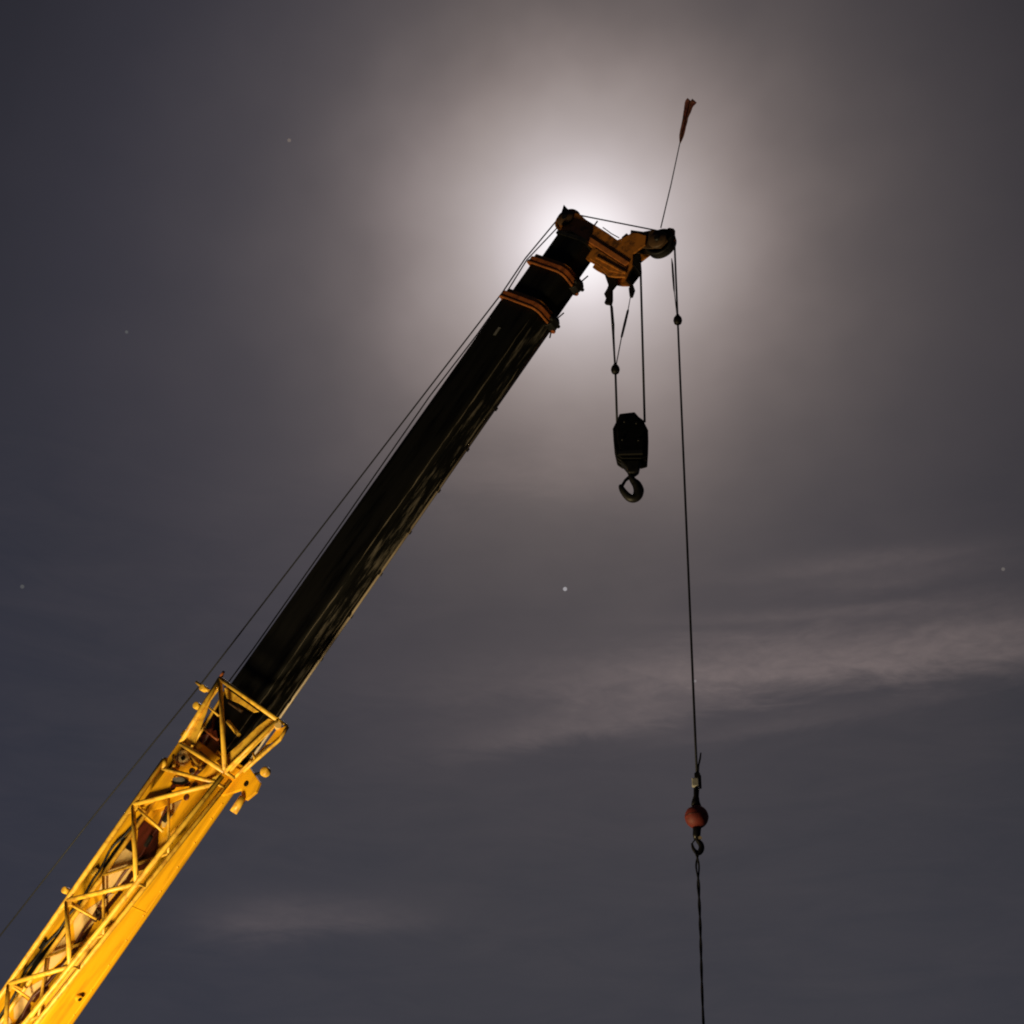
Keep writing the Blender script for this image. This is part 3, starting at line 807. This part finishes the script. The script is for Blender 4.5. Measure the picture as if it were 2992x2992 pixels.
def weight(center, chains, label):
    """small pear-shaped limit-switch weight with its lanyards"""
    t = thing('limit_weight', label, 'weight', loc=center, group='limit switch weights on the ropes')
    prof = [(-.085, 0), (-.085, .03), (-.06, .055), (-.015, .066), (.03, .058), (.065, .036), (.095, .024), (.095, 0)]
    MB().lathe((0, 0, 0), Z, prof, 20).build('weight', 'black', t)
    for ch in chains:
        pts = [V(p) - center for p, _ in ch]; rs = [r_ for _, r_ in ch]
        MB().tube(pts, rs, 8).build('lanyard', 'steel', t)
    return t
wc = dl1
c0 = wp(*z1(1316, 960), .05)
va = wp(*z1(1295, 1080), .05); vb = TB(*z1(1235, 1330)); vc_ = TB(*z1(1195, 1540))
weight(wc, [[(c0, .006), (va, .007), (va.lerp(vb, .06), .018), (va.lerp(vb, .5), .02), (va.lerp(vb, .95), .017), (vb, .008), (vc_, .008), (wc, .01)],
            [(wp(*z1(1150, 1040), .03), .006), (wp(*z1(1153, 1060), .03), .017), (TB(*z1(1160, 1150)), .017), (TB(*z1(1168, 1215)), .014), (TB(*z1(1172, 1300)), .007), (wc, .008)]],
       'dark pear-shaped weight on a V of lanyards above the hook block')
NR = Hang(nr)
wr_c = drop_to(nr, z1(1723, 1172)[1])
def TN(x, y): return NR.mw @ NR.q(*z1(x, y))
s0 = TN(1672, 640); s1_ = TN(1678, 690); s2_ = TN(1692, 905); s3_ = TN(1716, 1120)
weight(wr_c, [[(s0, .006), (s1_, .015), (s1_.lerp(s2_, .5), .017), (s2_, .013), (s2_.lerp(s3_, .15), .007), (s3_, .007), (wr_c, .008)]],
       'dark pear-shaped weight on the single thin rope under the nose wheel')

# ------------------------------------------------------------------ headache ball
BH = Hang(pe)
dx = pix(pe)[0] - ballrow[0]
ball = thing('hook_ball', 'small red steel ball with a hook, hanging low on the thin rope', 'crane ball', mw=BH.mw)
TQ = lambda x, y, d=0.0: BH.q(z7(x, y)[0] + dx, z7(x, y)[1], d)
bc = TQ(886, 1145)
Rb = abs((TQ(1055, 1145) - TQ(718, 1145)).x) / 2
prof = [(-Rb * math.cos(a_) * 1.0, Rb * math.sin(a_)) for a_ in [math.pi * i / 20 for i in range(21)]]
MB().lathe(bc, Z, prof, 40).build('ball', 'red', ball)
MB().lathe(bc, Z, [(-Rb * .03, Rb * .95), (-Rb * .03, Rb * 1.012), (Rb * .03, Rb * 1.012), (Rb * .03, Rb * .95)], 40).build('seam_band', 'maroon', ball)
MB().tube([bc + V((0, 0, Rb * .9)), TQ(872, 930), TQ(880, 850), TQ(884, 740)], [.065, .05, .033, .036], 16).build('shank', 'steel', ball)
MB().box(TQ(868, 660), (.042, 0, 0), (0, .03, 0), (0, 0, .055)).build('wedge_tag', 'white', ball, bevel=.01)
MB().box(TQ(935, 650), (.016, 0, 0), (0, .02, 0), (0, 0, .085)).build('wedge_socket', 'steel', ball, bevel=.006)
MB().box(TQ(895, 565), (.036, 0, 0), (0, .03, 0), (0, 0, .035)).build('rope_clip', 'steel', ball, bevel=.01)
MB().tube([TQ(905, 560), TQ(912, 420), TQ(935, 320), TQ(945, 240)], [.013, .012, .012, .009], 8).build('rope_tail', 'rope', ball)
MB().tube([bc - V((0, 0, Rb * .9)), TQ(890, 1330), TQ(885, 1400), TQ(880, 1460)], [.055, .05, .048, .03], 14).build('swivel', 'greasy', ball)
hk = [(885, 1430), (905, 1480), (945, 1530), (955, 1590), (925, 1645), (880, 1640), (840, 1590), (822, 1530), (818, 1515)]
pp, pr = smooth_path([TQ(*p) for p in hk], [.024, .028, .034, .036, .034, .027, .02, .014, .009])
hko = MB().tube(pp, pr, 12).build('hook', 'steel', ball)
MB().tube([TQ(862, 1470), TQ(835, 1500), TQ(820, 1530)], .009, 8).build('safety_latch', 'grey', hko)
MB().cyl(TQ(935, 1440, -.03), TQ(935, 1440, .03), .022, 12).build('lock_nut', 'rail', ball)

# ------------------------------------------------------------------ twisted sling under the ball
s_top = BH.mw @ TQ(890, 1640)
s_end = drop_to(s_top, 3700)
Ls = (s_top - s_end).length
sl1 = MB()
for ph in (0, math.pi):
    pts, rs = [], []
    k = 420
    for i in range(k + 1):
        t = i / k; z_ = Ls * t
        opened = .026 * math.exp(-z_ * 4.5) + .0055 + .001 * math.sin(z_ * 1.9)
        a_ = ph + .6 + 1.6 * math.sin(z_ * .9) + z_ * (12 - 3.5 * math.exp(-z_ * 1.2)) + .8 * math.sin(z_ * 1.7)
        wob = V((.006 * math.sin(z_ * 2.3 + .4) * min(1, z_), 0, 0))
        pts.append(s_top - V((0, 0, z_)) + V((math.cos(a_) * opened, math.sin(a_) * opened, 0)) + wob)
        rs.append(.0105 + .002 * abs(math.sin(z_ * 13 + ph)))
    sl1.tube(pts, rs, 7)
toplevel(sl1, 'lifting_sling', 'rope', 'dark twisted two-leg sling hanging down from the hook of the red ball', 'sling')
print("sling px", pix(s_top), pix(drop_to(s_top, 2992)))

# ------------------------------------------------------------------ stars
def star(px, py, rpx, strength, col, label):
    Dst = 9000.0
    p = CAM + ray(px, py) * Dst
    m = bpy.data.materials.new('starlight'); m.use_nodes = True
    t = m.node_tree; t.nodes.clear()
    e = t.nodes.new('ShaderNodeEmission'); e.inputs['Color'].default_value = (*col, 1); e.inputs['Strength'].default_value = strength
    o_ = t.nodes.new('ShaderNodeOutputMaterial'); t.links.new(e.outputs[0], o_.inputs['Surface'])
    M['star'] = m
    R_ = rpx / FPX * Dst
    prof_ = [(-R_ * math.cos(math.pi * i / 10), R_ * math.sin(math.pi * i / 10)) for i in range(11)]
    mb = MB().lathe(p, Z, prof_, 16)
    o = mb.build('star', 'star', None, loc=p)
    o['label'] = label; o['category'] = 'star'; o['group'] = 'stars in the night sky'
star(1651, 1721, 6, .34, (1, .95, 1), 'brightest white star, in the open sky below the big hook')
star(845, 410, 5, .16, (1, .82, .74), 'faint pinkish star high in the sky left of the moon glow')
star(2931, 1663, 5, .13, (1, .9, .86), 'faint star near the right edge above the cloud bank')
star(2031, 1990, 4, .22, (1, .9, .92), 'tiny star right beside the thin rope in front of the cloud bank')
star(65, 1714, 5.5, .085, (.95, .95, 1), 'very faint star near the left edge of the sky')
star(370, 970, 4.5, .095, (.95, .95, 1), 'very faint star in the upper left sky, left of the boom')
